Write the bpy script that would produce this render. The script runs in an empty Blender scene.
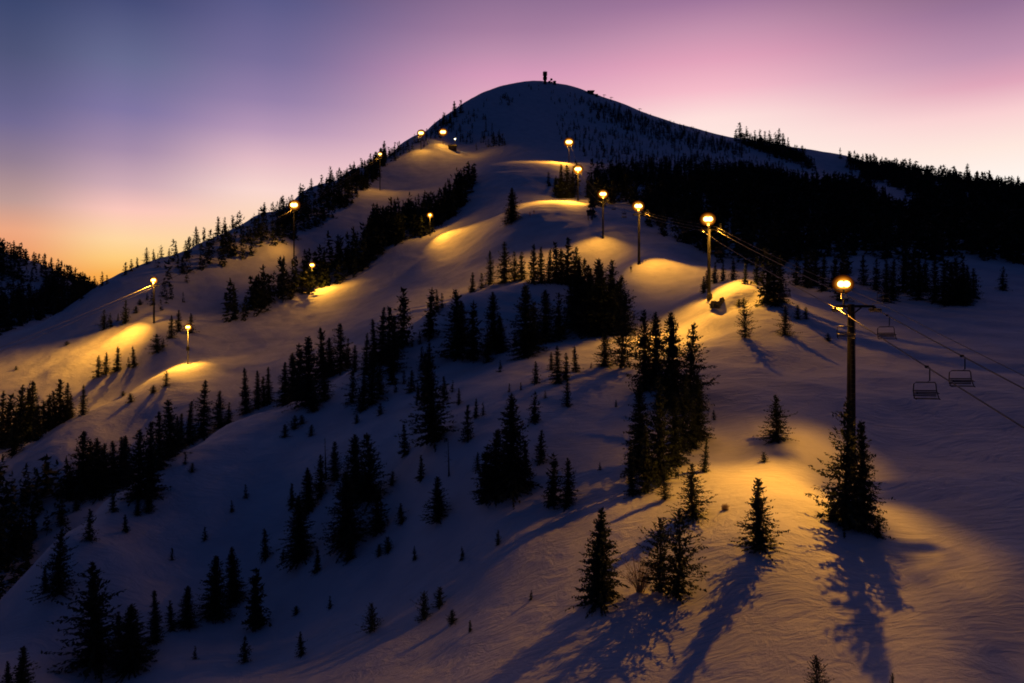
import bpy, math, random
import numpy as np

# ------------------------------------------------------------------ camera, sky, exposure
S = bpy.context.scene
C = S.collection
F_PX, CX, HOR = 700.0, 512.0, 300.0          # focal length in pixels, image centre, row of the true horizon
cd = bpy.data.cameras.new('camera'); cam = bpy.data.objects.new('camera', cd); C.objects.link(cam)
cd.sensor_width = 36.0; cd.lens = 36.0 * F_PX / 1024.0
cd.shift_y = -(341.5 - HOR) / 1024.0
cam.location = (0, 0, 0); cam.rotation_euler = (math.pi / 2, 0, 0)
cd.clip_start = 0.5; cd.clip_end = 40000
S.camera = cam
S.view_settings.view_transform = 'Standard'; S.view_settings.look = 'None'
S.view_settings.gamma = 1.0; S.view_settings.exposure = 0.0; S.view_settings.use_curve_mapping = False
S.render.engine = 'CYCLES'
S.cycles.use_denoising = True
S.cycles.max_bounces = 4; S.cycles.diffuse_bounces = 2; S.cycles.glossy_bounces = 1
S.cycles.transmission_bounces = 1; S.cycles.transparent_max_bounces = 4
S.cycles.sample_clamp_indirect = 2.0
S.cycles.filter_width = 1.8

def lin(c):
    return tuple(((v / 255.0) / 12.92 if v / 255.0 <= 0.04045 else ((v / 255.0 + 0.055) / 1.055) ** 2.4) for v in c)

AMBIENT = (0.0045, 0.0105, 0.040)            # dusk sky overhead and behind
w = bpy.data.worlds.new('World'); S.world = w; w.use_nodes = True
nt = w.node_tree; nt.nodes.clear()
N = lambda t: nt.nodes.new(t)
L = lambda a, b: nt.links.new(a, b)
out = N('ShaderNodeOutputWorld'); bg = N('ShaderNodeBackground'); L(bg.outputs[0], out.inputs[0])
tc = N('ShaderNodeTexCoord'); sep = N('ShaderNodeSeparateXYZ'); L(tc.outputs['Generated'], sep.inputs[0])
def mth(op, a, b=None):
    n = N('ShaderNodeMath'); n.operation = op
    for i, v in enumerate((a, b)):
        if v is None: continue
        if isinstance(v, (int, float)): n.inputs[i].default_value = v
        else: L(v, n.inputs[i])
    return n.outputs[0]
xx = mth('MULTIPLY', sep.outputs[0], sep.outputs[0]); yy = mth('MULTIPLY', sep.outputs[1], sep.outputs[1])
hz = mth('SQRT', mth('ADD', xx, yy))
tel = mth('DIVIDE', sep.outputs[2], mth('MAXIMUM', hz, 1e-4))            # tangent of elevation
azm = mth('ARCTAN2', sep.outputs[0], sep.outputs[1])                     # azimuth from the view axis
def ramp(stops):
    r = N('ShaderNodeValToRGB'); r.color_ramp.interpolation = 'B_SPLINE' if False else 'EASE'
    r.color_ramp.interpolation = 'LINEAR'
    el = r.color_ramp.elements
    el[0].position = stops[0][0]; el[0].color = (*stops[0][1], 1)
    el[1].position = stops[-1][0]; el[1].color = (*stops[-1][1], 1)
    for p, c in stops[1:-1]:
        e = el.new(p); e.color = (*c, 1)
    L(tel, r.inputs[0]); return r.outputs[0]
sky_cols = [
 (6,   [(300,(236,130,70)),(280,(238,140,80)),(255,(238,155,103)),(230,(238,168,130)),(200,(190,155,150)),(160,(146,126,146)),(120,(112,105,146)),(100,(100,98,138)),(50,(78,84,120)),(0,(60,71,110))]),
 (126, [(300,(246,150,48)),(275,(251,176,78)),(258,(255,205,125)),(240,(255,215,160)),(210,(252,200,188)),(185,(208,172,182)),(150,(165,140,170)),(110,(128,118,163)),(60,(103,107,145)),(0,(70,77,120))]),
 (266, [(300,(255,205,130)),(240,(255,215,165)),(190,(250,215,208)),(160,(228,188,198)),(130,(184,152,184)),(100,(150,129,170)),(60,(120,110,154)),(0,(90,90,136))]),
 (518, [(300,(255,225,200)),(150,(250,200,205)),(100,(228,172,192)),(75,(215,155,186)),(50,(187,141,172)),(30,(166,126,160)),(0,(144,112,148))]),
 (706, [(300,(255,235,215)),(160,(255,238,228)),(118,(255,224,220)),(90,(246,188,202)),(60,(226,162,187)),(30,(196,145,174)),(0,(160,118,156))]),
 (1016,[(300,(255,225,180)),(200,(255,243,228)),(175,(255,244,236)),(145,(255,232,222)),(110,(250,208,210)),(80,(224,165,186)),(50,(190,145,175)),(0,(150,115,151))]),
]
prev = None; prev_az = None
for px, rows in sky_cols:
    a = math.atan((px - CX) / F_PX); ca = math.cos(a)
    st = [((HOR - r) / F_PX * ca, lin(c)) for r, c in rows]
    top = st[-1]
    st.append((top[0] * 1.22, tuple(0.42 * k for k in top[1])))
    st.append((0.66, tuple(0.08 * k + 0.9 * m for k, m in zip(top[1], AMBIENT))))
    st.append((0.95, AMBIENT))
    col = ramp(st)
    if prev is None: prev = col
    else:
        mr = N('ShaderNodeMapRange'); mr.inputs[1].default_value = prev_az; mr.inputs[2].default_value = a
        mr.interpolation_type = 'SMOOTHSTEP'
        L(azm, mr.inputs[0])
        mx = N('ShaderNodeMix'); mx.data_type = 'RGBA'
        L(mr.outputs[0], mx.inputs[0]); L(prev, mx.inputs[6]); L(col, mx.inputs[7]); prev = mx.outputs[2]
    prev_az = a
edge = N('ShaderNodeMapRange'); edge.inputs[1].default_value = 0.72; edge.inputs[2].default_value = 1.15
L(mth('ABSOLUTE', azm), edge.inputs[0])
mx = N('ShaderNodeMix'); mx.data_type = 'RGBA'; L(edge.outputs[0], mx.inputs[0]); L(prev, mx.inputs[6]); mx.inputs[7].default_value = (*AMBIENT, 1)
low = N('ShaderNodeMapRange'); low.inputs[1].default_value = -0.02; low.inputs[2].default_value = 0.0
L(tel, low.inputs[0])
mx2 = N('ShaderNodeMix'); mx2.data_type = 'RGBA'; L(low.outputs[0], mx2.inputs[0]); mx2.inputs[6].default_value = (0.004, 0.006, 0.02, 1); L(mx.outputs[2], mx2.inputs[7])
L(mx2.outputs[2], bg.inputs[0]); bg.inputs[1].default_value = 1.0
w.cycles.sampling_method = 'MANUAL'; w.cycles.sample_map_resolution = 512

# ------------------------------------------------------------------ helpers
rng = np.random.default_rng(7)
R = random.Random(11)

def material(name, color, rough=0.8, spec=0.2, metal=0.0, var=0.0, vscale=3.0):
    m = bpy.data.materials.new(name); m.use_nodes = True
    b = m.node_tree.nodes['Principled BSDF']
    b.inputs['Base Color'].default_value = (*color, 1); b.inputs['Roughness'].default_value = rough
    b.inputs['Specular IOR Level'].default_value = spec; b.inputs['Metallic'].default_value = metal
    n = m.node_tree.nodes; l = m.node_tree.links
    tx = n.new('ShaderNodeTexCoord'); no = n.new('ShaderNodeTexNoise'); no.inputs['Scale'].default_value = vscale
    l.new(tx.outputs['Object'], no.inputs['Vector'])
    rp = n.new('ShaderNodeValToRGB')
    rp.color_ramp.elements[0].position = 0.3; rp.color_ramp.elements[1].position = 0.7
    rp.color_ramp.elements[0].color = (*[c * (1 - var) for c in color], 1)
    rp.color_ramp.elements[1].color = (*[min(1, c * (1 + var)) for c in color], 1)
    l.new(no.outputs['Fac'], rp.inputs[0]); l.new(rp.outputs[0], b.inputs['Base Color'])
    return m

def link(o, parent=None):
    C.objects.link(o)
    if parent is not None: o.parent = parent
    return o

def mesh_from(name, V, Fc, mats, smooth=False, midx=None):
    me = bpy.data.meshes.new(name)
    V = np.asarray(V, dtype=np.float32)
    if isinstance(Fc, np.ndarray):
        k = Fc.shape[1]; me.vertices.add(len(V)); me.vertices.foreach_set('co', V.ravel())
        me.loops.add(Fc.size); me.loops.foreach_set('vertex_index', Fc.ravel().astype(np.int32))
        me.polygons.add(len(Fc)); me.polygons.foreach_set('loop_start', np.arange(0, Fc.size, k, dtype=np.int32))
        me.polygons.foreach_set('loop_total', np.full(len(Fc), k, dtype=np.int32))
        me.update(calc_edges=True); me.validate()
    else:
        me.from_pydata([tuple(map(float, v)) for v in V], [], Fc); me.update()
    for m in (mats if isinstance(mats, (list, tuple)) else [mats]): me.materials.append(m)
    if smooth: me.polygons.foreach_set('use_smooth', [True] * len(me.polygons))
    if midx is not None: me.polygons.foreach_set('material_index', midx)
    return me

class MB:
    """collects boxes, tubes and hulls into ONE mesh"""
    def __init__(self): self.v = []; self.f = []
    def add(self, V, Fc):
        o = len(self.v); self.v += [tuple(map(float, p)) for p in V]; self.f += [tuple(i + o for i in f) for f in Fc]; return self
    def box(self, c, s, rz=0.0, bev=0.0):
        x, y, z = [k / 2 for k in s]; P = []
        b = min(bev, x * .9, y * .9, z * .9)
        if b <= 0:
            P = [(sx * x, sy * y, sz * z) for sz in (-1, 1) for sx, sy in ((-1, -1), (1, -1), (1, 1), (-1, 1))]
            Fc = [(3, 2, 1, 0), (4, 5, 6, 7), (0, 1, 5, 4), (1, 2, 6, 5), (2, 3, 7, 6), (3, 0, 4, 7)]
        else:
            ring = [(-x + b, -y), (x - b, -y), (x, -y + b), (x, y - b), (x - b, y), (-x + b, y), (-x, y - b), (-x, -y + b)]
            P = [(px, py, -z) for px, py in ring] + [(px, py, z) for px, py in ring]
            Fc = [tuple(reversed(range(8))), tuple(range(8, 16))] + [(i, (i + 1) % 8, 8 + (i + 1) % 8, 8 + i) for i in range(8)]
        ca, sa = math.cos(rz), math.sin(rz)
        return self.add([(c[0] + p[0] * ca - p[1] * sa, c[1] + p[0] * sa + p[1] * ca, c[2] + p[2]) for p in P], Fc)
    def tube(self, pts, r, n=8, cap=True):
        pts = [np.array(p, float) for p in pts]; rs = r if isinstance(r, (list, tuple)) else [r] * len(pts)
        V = []; Fc = []
        for i, p in enumerate(pts):
            d = (pts[min(i + 1, len(pts) - 1)] - pts[max(i - 1, 0)]); d /= (np.linalg.norm(d) + 1e-9)
            a = np.cross(d, (0, 0, 1) if abs(d[2]) < .9 else (1, 0, 0)); a /= np.linalg.norm(a); b = np.cross(d, a)
            for k in range(n):
                t = 2 * math.pi * k / n; V.append(p + rs[i] * (math.cos(t) * a + math.sin(t) * b))
        for i in range(len(pts) - 1):
            for k in range(n):
                Fc.append((i * n + k, i * n + (k + 1) % n, (i + 1) * n + (k + 1) % n, (i + 1) * n + k))
        if cap: Fc += [tuple(reversed(range(n))), tuple(range((len(pts) - 1) * n, len(pts) * n))]
        return self.add(V, Fc)
    def wheel(self, c, r, t, axis, n=16):
        a = np.array(axis, float); a /= np.linalg.norm(a)
        return self.tube([np.array(c) - a * t / 2, np.array(c) - a * t * .3, np.array(c) + a * t * .3, np.array(c) + a * t / 2], [r * .92, r, r, r * .92], n)
    def ball(self, c, r, n=12, m=8, sc=(1, 1, 1)):
        V = [(c[0], c[1], c[2] - r * sc[2])]; Fc = []
        for i in range(1, m):
            ph = -math.pi / 2 + math.pi * i / m
            for k in range(n):
                t = 2 * math.pi * k / n
                V.append((c[0] + r * sc[0] * math.cos(ph) * math.cos(t), c[1] + r * sc[1] * math.cos(ph) * math.sin(t), c[2] + r * sc[2] * math.sin(ph)))
        V.append((c[0], c[1], c[2] + r * sc[2])); last = len(V) - 1
        for k in range(n): Fc.append((0, 1 + (k + 1) % n, 1 + k)); Fc.append((last, last - n + k, last - n + (k + 1) % n))
        for i in range(m - 2):
            for k in range(n):
                Fc.append((1 + i * n + k, 1 + i * n + (k + 1) % n, 1 + (i + 1) * n + (k + 1) % n, 1 + (i + 1) * n + k))
        return self.add(V, Fc)
    def build(self, name, mat, parent=None, smooth=False):
        me = mesh_from(name, self.v, self.f, mat, smooth); return link(bpy.data.objects.new(name, me), parent)

def tag(o, label=None, cat=None, group=None, kind=None):
    if label: o['label'] = label
    if cat: o['category'] = cat
    if group: o['group'] = group
    if kind: o['kind'] = kind
    return o

def empty(name, loc, rz=0.0):
    o = bpy.data.objects.new(name, None); o.location = loc; o.rotation_euler = (0, 0, rz); o.empty_display_size = .5
    return link(o)

def copy_tree(o, parent=None):
    c = o.copy(); C.objects.link(c); c.parent = parent
    for ch in [k for k in bpy.data.objects if k.parent == o]: copy_tree(ch, c)
    return c

# ------------------------------------------------------------------ terrain: one height function
# surveyed points of the hill: bearing column, elevation row, distance in metres
P = """
512 683 43.5;700 683 39;868 683 36;1024 683 35;350 683 57;200 683 67;100 683 71;0 683 66;-150 683 72;1200 683 34
600 600 50;670 597 48;760 550 50;850 525 55;851 490 66;800 450 72;740 470 70;700 500 62;660 540 56;900 560 50;1000 600 42;1024 520 55;950 480 66;1024 440 72
560 620 50;450 620 61;350 610 76;220 620 86;100 660 74;0 640 78;300 560 92;400 520 88;250 560 99;130 600 84
510 495 75;560 505 71;620 500 68;435 440 97;350 500 98;640 470 74;600 440 84;690 440 82;560 420 95
0 606 90;50 556 98;100 512 112;150 478 130;210 432 150;256 411 160;300 394 166;340 371 172;380 345 178;420 318 184;470 292 190;540 281 195;590 288 192
0 680 104;50 622 116;100 565 132;150 520 148;210 462 172;256 428 182;300 404 188;340 378 196;380 350 205;420 320 212;470 300 215;540 289 228;590 285 220
-150 700 80;-150 700 100
0 500 170;60 462 180;130 430 200;200 400 212;250 385 225;300 360 240;340 345 252;380 320 262;420 303 280;460 290 285
0 455 205;40 435 212;75 415 222;115 401 235;150 378 250;190 362 262
0 458 225;40 440 232;75 420 242;115 402 258;150 374 272;230 350 285
0 420 258;50 405 262;100 380 275;150 350 290;200 335 305;0 385 285;60 370 290
250 330 315;312 289 395;350 292 370;380 290 345;300 318 340;420 275 345;450 255 370
153 321 318;100 335 318;0 350 330;60 330 350;200 300 370;250 262 425;225 290 385
280 300 370;340 262 440;390 240 440
60 312 385;100 285 402;150 262 430;200 243 480;250 222 545;300 195 640;350 170 740;400 145 870;430 129 980;460 109 1080;500 89 1160;540 82 1200;580 88 1190;620 103 1160;680 124 1080;740 140 980;800 162 850
60 345 440;100 320 460;150 300 500;200 285 560;250 265 640;300 240 750;350 215 860;400 190 1000;430 175 1150;460 160 1280;500 140 1400;540 130 1500;580 135 1500;620 145 1450;680 160 1400;740 175 1300
0 335 372;-150 360 372;0 352 420;-150 375 420
0 350 500;50 345 520;90 325 520;130 320 600
0 300 700;50 300 740;0 252 880;40 264 880;70 280 880;100 299 880;130 310 880;-150 230 880;0 290 1050;100 320 1050;-150 270 1050
270 242 445;300 226 500;345 210 570;380 181 680;400 168 740;430 150 800;443 143 830;462 150 835;475 156 810
420 160 770;400 180 700;440 200 560;420 225 480;455 239 405;480 200 480;470 178 570;490 165 640
520 150 760;500 140 830;540 130 880;540 110 1000;600 130 950;580 150 780;640 150 820;600 110 1080;700 150 850;760 165 760;470 130 900
569 163 640;578 199 430;560 213 350;520 215 355;530 180 500;603 238 288;540 250 300;500 262 300;638 265 216;660 250 245;700 262 245;650 290 192;600 262 270
620 300 185;650 320 165;640 345 145;600 360 130;690 345 138;708 300 156;735 287 152;765 291 150;795 303 148;740 312 140;715 318 142;720 350 118;780 345 118
735 284 172;765 286 175;740 278 195;800 296 175
560 372 122;620 350 136;500 401 108;455 428 100;530 350 150;480 365 148;430 385 138;470 392 120;520 320 175;400 400 132;450 340 165;580 330 165;560 400 104
420 420 115;340 410 140;300 440 130;250 470 120;200 500 110;150 540 100;340 460 112;400 470 100
700 400 97;650 385 108;780 395 94;880 395 90;980 400 86;1024 400 84;850 360 112;950 350 118;1024 340 125;900 325 138;1000 315 150;860 310 155;1200 400 84;1200 520 52;1200 330 130
830 290 178;900 292 182;960 300 172;1024 282 200;880 262 230;800 262 240;740 255 255;960 262 230;1024 262 235;1200 275 200
680 225 330;740 215 370;820 220 370;900 225 360;1000 230 330;640 198 450;700 185 520;780 190 520;860 200 500;940 205 490;1024 212 450;590 185 500;620 170 620;1200 240 320
800 175 720;760 150 900;840 180 700;900 185 650;960 190 620;1024 196 600;820 151 1000;845 155 980;880 166 920;940 178 850;1000 189 780;1024 195 760;1200 225 650;830 172 850
820 190 1300;880 200 1200;940 215 1100;1024 230 1000;1200 260 850;780 185 1350
-150 700 60;-400 700 60;-400 560 110;-400 420 240;-400 380 372;-400 250 880;1400 650 34;1400 420 70;1400 300 180;1400 250 500;-150 560 112;-150 440 240;-150 350 330
0 315 1800;300 300 1900;540 260 2100;800 280 2000;1024 290 1800;-400 320 1800;1400 300 1700
0 312 4000;540 310 4000;1024 310 4000;-400 312 4000;1400 310 4000
512 760 35;868 760 29;1024 760 28;200 760 52;0 760 52;-400 800 45;1400 760 27;512 1100 18;868 1100 17;1200 1100 16;0 1100 26
"""
pts = np.array([[float(k) for k in q.split()] for q in P.replace('\n', ';').split(';') if q.strip()])
def uv(px, Y): return (px - CX) / F_PX * 3.2, np.log(Y) * 1.9
pa, pb = uv(pts[:, 0], pts[:, 2]); pt = (HOR - pts[:, 1]) / F_PX
def kern(r2): return 0.5 * r2 * np.log(r2 + 1e-12)
n_ = len(pts)
K = kern((pa[:, None] - pa) ** 2 + (pb[:, None] - pb) ** 2) + np.eye(n_) * 0.0006
Q = np.c_[np.ones(n_), pa, pb]
A = np.block([[K, Q], [Q.T, np.zeros((3, 3))]])
W = np.linalg.solve(A, np.r_[pt, 0, 0, 0])

NU, NV = 900, 820
us = np.linspace(-1.35, 1.35, NU)
vs = np.concatenate([np.linspace(math.log(13), math.log(1500), NV - 40), np.linspace(math.log(1520), math.log(12000), 40)])
U, VV = np.meshgrid(us, vs)
Ug, Yg = U.ravel(), np.exp(VV.ravel())
a_, b_ = Ug * 3.2, np.log(np.minimum(Yg, 4000)) * 1.9
T = np.empty(len(a_))
for i in range(0, len(a_), 20000):
    s = slice(i, i + 20000)
    r2 = (a_[s, None] - pa) ** 2 + (b_[s, None] - pb) ** 2
    T[s] = kern(r2) @ W[:n_] + W[n_] + W[n_ + 1] * a_[s] + W[n_ + 2] * b_[s]
Xg = Ug * Yg
def vnoise(x, y, seed):
    xi, yi = np.floor(x).astype(np.int64), np.floor(y).astype(np.int64); xf, yf = x - xi, y - yi
    def h(a, b):
        k = (a * 374761393 + b * 668265263 + seed * 974711) & 0x7fffffff
        k = ((k ^ (k >> 13)) * 1274126177) & 0x7fffffff
        return ((k ^ (k >> 16)) & 0xffff) / 65535.0 * 2 - 1
    sx, sy = xf * xf * xf * (xf * (6 * xf - 15) + 10), yf * yf * yf * (yf * (6 * yf - 15) + 10)
    return (h(xi, yi) * (1 - sx) + h(xi + 1, yi) * sx) * (1 - sy) + (h(xi, yi + 1) * (1 - sx) + h(xi + 1, yi + 1) * sx) * sy
Zn = np.zeros_like(Xg)
rx, ry = Xg * .8 + Yg * .6, -Xg * .6 + Yg * .8
for wl, amp in ((1.7, .045), (3.4, .10), (8, .22), (21, .38), (60, .9)):
    fade = np.clip((wl * 1.0) / (Yg * 0.006 + .3) - .5, 0, 1)            # never finer than the sheet can carry
    far = np.clip(Yg / 60, .5, 1.6)
    Zn += amp * far * fade * vnoise(rx / wl, ry / (wl * 1.5), int(wl * 10))
Zg = T * Yg + Zn
for hx, hy, wd, dp in ((44.2, 143.0, 2.6, 2.2), (48.6, 143.5, 2.4, 2.0)):            # wind scooped hollows under the hump by the second tower
    bx = (Xg - hx) / wd; by = Yg - hy
    Zg = Zg - dp * np.exp(-bx ** 4) * np.clip((3.2 - by) / 1.6, 0, 1) * np.clip((by + 6.5) / 8, 0, 1)
Zg = np.where(Yg > 4000, np.maximum(Zg, -60 - 0 * Yg) * 0 + T * 4000 , Zg)
ZG = Zg.reshape(NV, NU); YV = np.exp(vs)
ROW = HOR - F_PX * ZG / YV[:, None]

def ground(X, Y):
    X = np.asarray(X, float); Y = np.asarray(Y, float)
    fu = np.clip((X / Y - us[0]) / (us[1] - us[0]), 0, NU - 1.001); iu = fu.astype(int); fu = fu - iu
    v = np.log(Y); fv = np.clip(np.interp(v, vs, np.arange(NV)), 0, NV - 1.001); iv = fv.astype(int); fv = fv - iv
    return (ZG[iv, iu] * (1 - fu) + ZG[iv, iu + 1] * fu) * (1 - fv) + (ZG[iv + 1, iu] * (1 - fu) + ZG[iv + 1, iu + 1] * fu) * fv

def at(px, row, Ymin=20, Ymax=2000):
    """ground point seen on bearing px at elevation row, searched outward from Ymin"""
    u = (px - CX) / F_PX; fu = (u - us[0]) / (us[1] - us[0]); iu = int(min(max(fu, 0), NU - 2)); fu -= iu
    prof = ROW[:, iu] * (1 - fu) + ROW[:, iu + 1] * fu
    best = None
    for i in range(NV - 1):
        if YV[i] < Ymin: continue
        if YV[i] > Ymax: break
        if prof[i] <= row:
            Y = YV[i]; 
            if i and prof[i - 1] > row: k = (prof[i - 1] - row) / (prof[i - 1] - prof[i] + 1e-9); Y = math.exp(vs[i - 1] + k * (vs[i] - vs[i - 1]))
            return u * Y, Y, float(ground(u * Y, Y))
        if best is None or prof[i] < best[0]: best = (prof[i], YV[i])
    Y = best[1]; return u * Y, Y, float(ground(u * Y, Y))

Mt = bpy.data.materials.new('wind_packed_snow'); Mt.use_nodes = True
n = Mt.node_tree.nodes; l = Mt.node_tree.links; bs = n['Principled BSDF']
bs.inputs['Roughness'].default_value = .7; bs.inputs['Specular IOR Level'].default_value = .25
tx = n.new('ShaderNodeTexCoord')
mp = n.new('ShaderNodeMapping'); mp.inputs['Rotation'].default_value = (0, 0, math.radians(38)); mp.inputs['Scale'].default_value = (.6, 1.3, .8)
l.new(tx.outputs['Object'], mp.inputs[0])
n1 = n.new('ShaderNodeTexNoise'); n1.inputs['Scale'].default_value = .9; n1.inputs['Detail'].default_value = 8; n1.inputs['Roughness'].default_value = .62; n1.inputs['Distortion'].default_value = .35
nw = n.new('ShaderNodeTexNoise'); nw.inputs['Scale'].default_value = .09; nw.inputs['Detail'].default_value = 2
l.new(tx.outputs['Object'], nw.inputs['Vector'])
wv = n.new('ShaderNodeVectorMath'); wv.operation = 'MULTIPLY_ADD'; wv.inputs[1].default_value = (9, 9, 0)
l.new(nw.outputs['Color'], wv.inputs[0]); l.new(mp.outputs[0], wv.inputs[2]); l.new(wv.outputs[0], n1.inputs['Vector'])
n2 = n.new('ShaderNodeTexNoise'); n2.inputs['Scale'].default_value = .12; n2.inputs['Detail'].default_value = 3
l.new(tx.outputs['Object'], n2.inputs['Vector'])
ad = n.new('ShaderNodeMath'); ad.operation = 'MULTIPLY_ADD'; ad.inputs[1].default_value = 2.2
l.new(n2.outputs['Fac'], ad.inputs[0]); l.new(n1.outputs['Fac'], ad.inputs[2])
bp = n.new('ShaderNodeBump'); bp.inputs['Strength'].default_value = .8; bp.inputs['Distance'].default_value = .40
l.new(ad.outputs[0], bp.inputs['Height']); l.new(bp.outputs[0], bs.inputs['Normal'])
cr = n.new('ShaderNodeValToRGB'); cr.color_ramp.elements[0].color = (.70, .72, .76, 1); cr.color_ramp.elements[1].color = (.84, .85, .87, 1)
cr.color_ramp.elements[0].position = .3; cr.color_ramp.elements[1].position = .6
l.new(n2.outputs['Fac'], cr.inputs[0]); l.new(cr.outputs[0], bs.inputs['Base Color'])
idx = np.arange(NU * NV).reshape(NV, NU)
quads = np.stack([idx[:-1, :-1].ravel(), idx[:-1, 1:].ravel(), idx[1:, 1:].ravel(), idx[1:, :-1].ravel()], 1)
me = mesh_from('snow_ground', np.stack([Xg, Yg, Zg], 1), quads, Mt, smooth=True)
g = link(bpy.data.objects.new('snow_ground', me)); tag(g, 'snow covered ski hill with groomed slopes', 'ground', kind='structure')
# ------------------------------------------------------------------ materials
M_bark = material('bark', (.055, .04, .03), .9, .1, var=.4, vscale=12)
M_fol = material('needles', (.040, .055, .036), .85, .1, var=.45, vscale=5)
M_twig = material('bare_twigs', (.42, .29, .15), .9, .1, var=.3, vscale=8)
M_steel = material('galvanised_steel', (.075, .078, .08), .7, .3, 0, .2, 4)
M_dark = material("dark_painted_steel", (.014, .014, .016), .75, .15, 0, .3, 4)
M_rope = material('greased_steel_rope', (.17, .16, .15), .6, .3, 0, .2, 30)
M_seat = material('chair_slats', (.10, .09, .085), .7, .3, 0, .3, 6)
M_white = material('white_enamel', (.6, .6, .58), .5, .3, 0, .08, 6)
M_rock = material('dark_rock', (.09, .085, .08), .9, .2, 0, .5, 2)
M_wood = material('weathered_wood', (.09, .07, .055), .85, .2, 0, .3, 5)
M_cloth = material('dark_ski_clothing', (.03, .03, .045), .8, .2, 0, .2, 8)
M_red = material('red_fabric', (.35, .03, .03), .8, .2, 0, .2, 8)
M_skin = material('skin', (.45, .28, .2), .6, .3, 0, .1, 8)
def emis(name, color, s):
    m = bpy.data.materials.new(name); m.use_nodes = True; b = m.node_tree.nodes['Principled BSDF']
    b.inputs['Base Color'].default_value = (*color, 1)
    b.inputs['Emission Color'].default_value = (*color, 1); b.inputs['Emission Strength'].default_value = s
    m.cycles.emission_sampling = 'NONE'
    # a slightly uneven lens: brighter in the middle of its glass
    nn = m.node_tree.nodes; no = nn.new('ShaderNodeTexNoise'); no.inputs['Scale'].default_value = 2
    mr = nn.new('ShaderNodeMapRange'); mr.inputs[3].default_value = s * .8; mr.inputs[4].default_value = s * 1.2
    m.node_tree.links.new(no.outputs['Fac'], mr.inputs[0]); m.node_tree.links.new(mr.outputs[0], b.inputs['Emission Strength'])
    return m
M_lamp = emis('sodium_lamp_glass', (1.0, .66, .16), 7)
def halo_mat():  # lamp halo painted as an emission gradient, amber centre fading to a dark rim
    m = bpy.data.materials.new('painted_amber_halo'); m.use_nodes = True; nn = m.node_tree.nodes; ll = m.node_tree.links; b = nn['Principled BSDF']
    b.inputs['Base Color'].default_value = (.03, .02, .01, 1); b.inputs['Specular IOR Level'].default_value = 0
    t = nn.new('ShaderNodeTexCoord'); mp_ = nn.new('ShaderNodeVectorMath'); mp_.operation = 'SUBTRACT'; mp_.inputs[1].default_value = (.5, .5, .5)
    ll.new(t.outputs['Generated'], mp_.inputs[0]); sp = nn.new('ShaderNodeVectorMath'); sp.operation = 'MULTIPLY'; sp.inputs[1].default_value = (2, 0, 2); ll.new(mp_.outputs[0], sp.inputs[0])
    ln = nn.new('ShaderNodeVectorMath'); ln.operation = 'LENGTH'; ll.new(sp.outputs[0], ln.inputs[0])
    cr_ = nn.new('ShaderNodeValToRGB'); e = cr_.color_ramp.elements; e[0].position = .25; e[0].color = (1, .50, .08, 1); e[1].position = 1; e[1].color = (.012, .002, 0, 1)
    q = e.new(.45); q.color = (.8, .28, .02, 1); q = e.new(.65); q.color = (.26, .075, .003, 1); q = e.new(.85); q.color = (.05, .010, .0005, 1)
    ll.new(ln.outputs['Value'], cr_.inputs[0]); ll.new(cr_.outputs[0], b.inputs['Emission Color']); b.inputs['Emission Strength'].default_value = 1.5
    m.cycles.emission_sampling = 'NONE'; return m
M_halo = halo_mat()
M_lamp_w = emis('pale_lamp_glass', (.9, .95, .65), 8)

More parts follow.
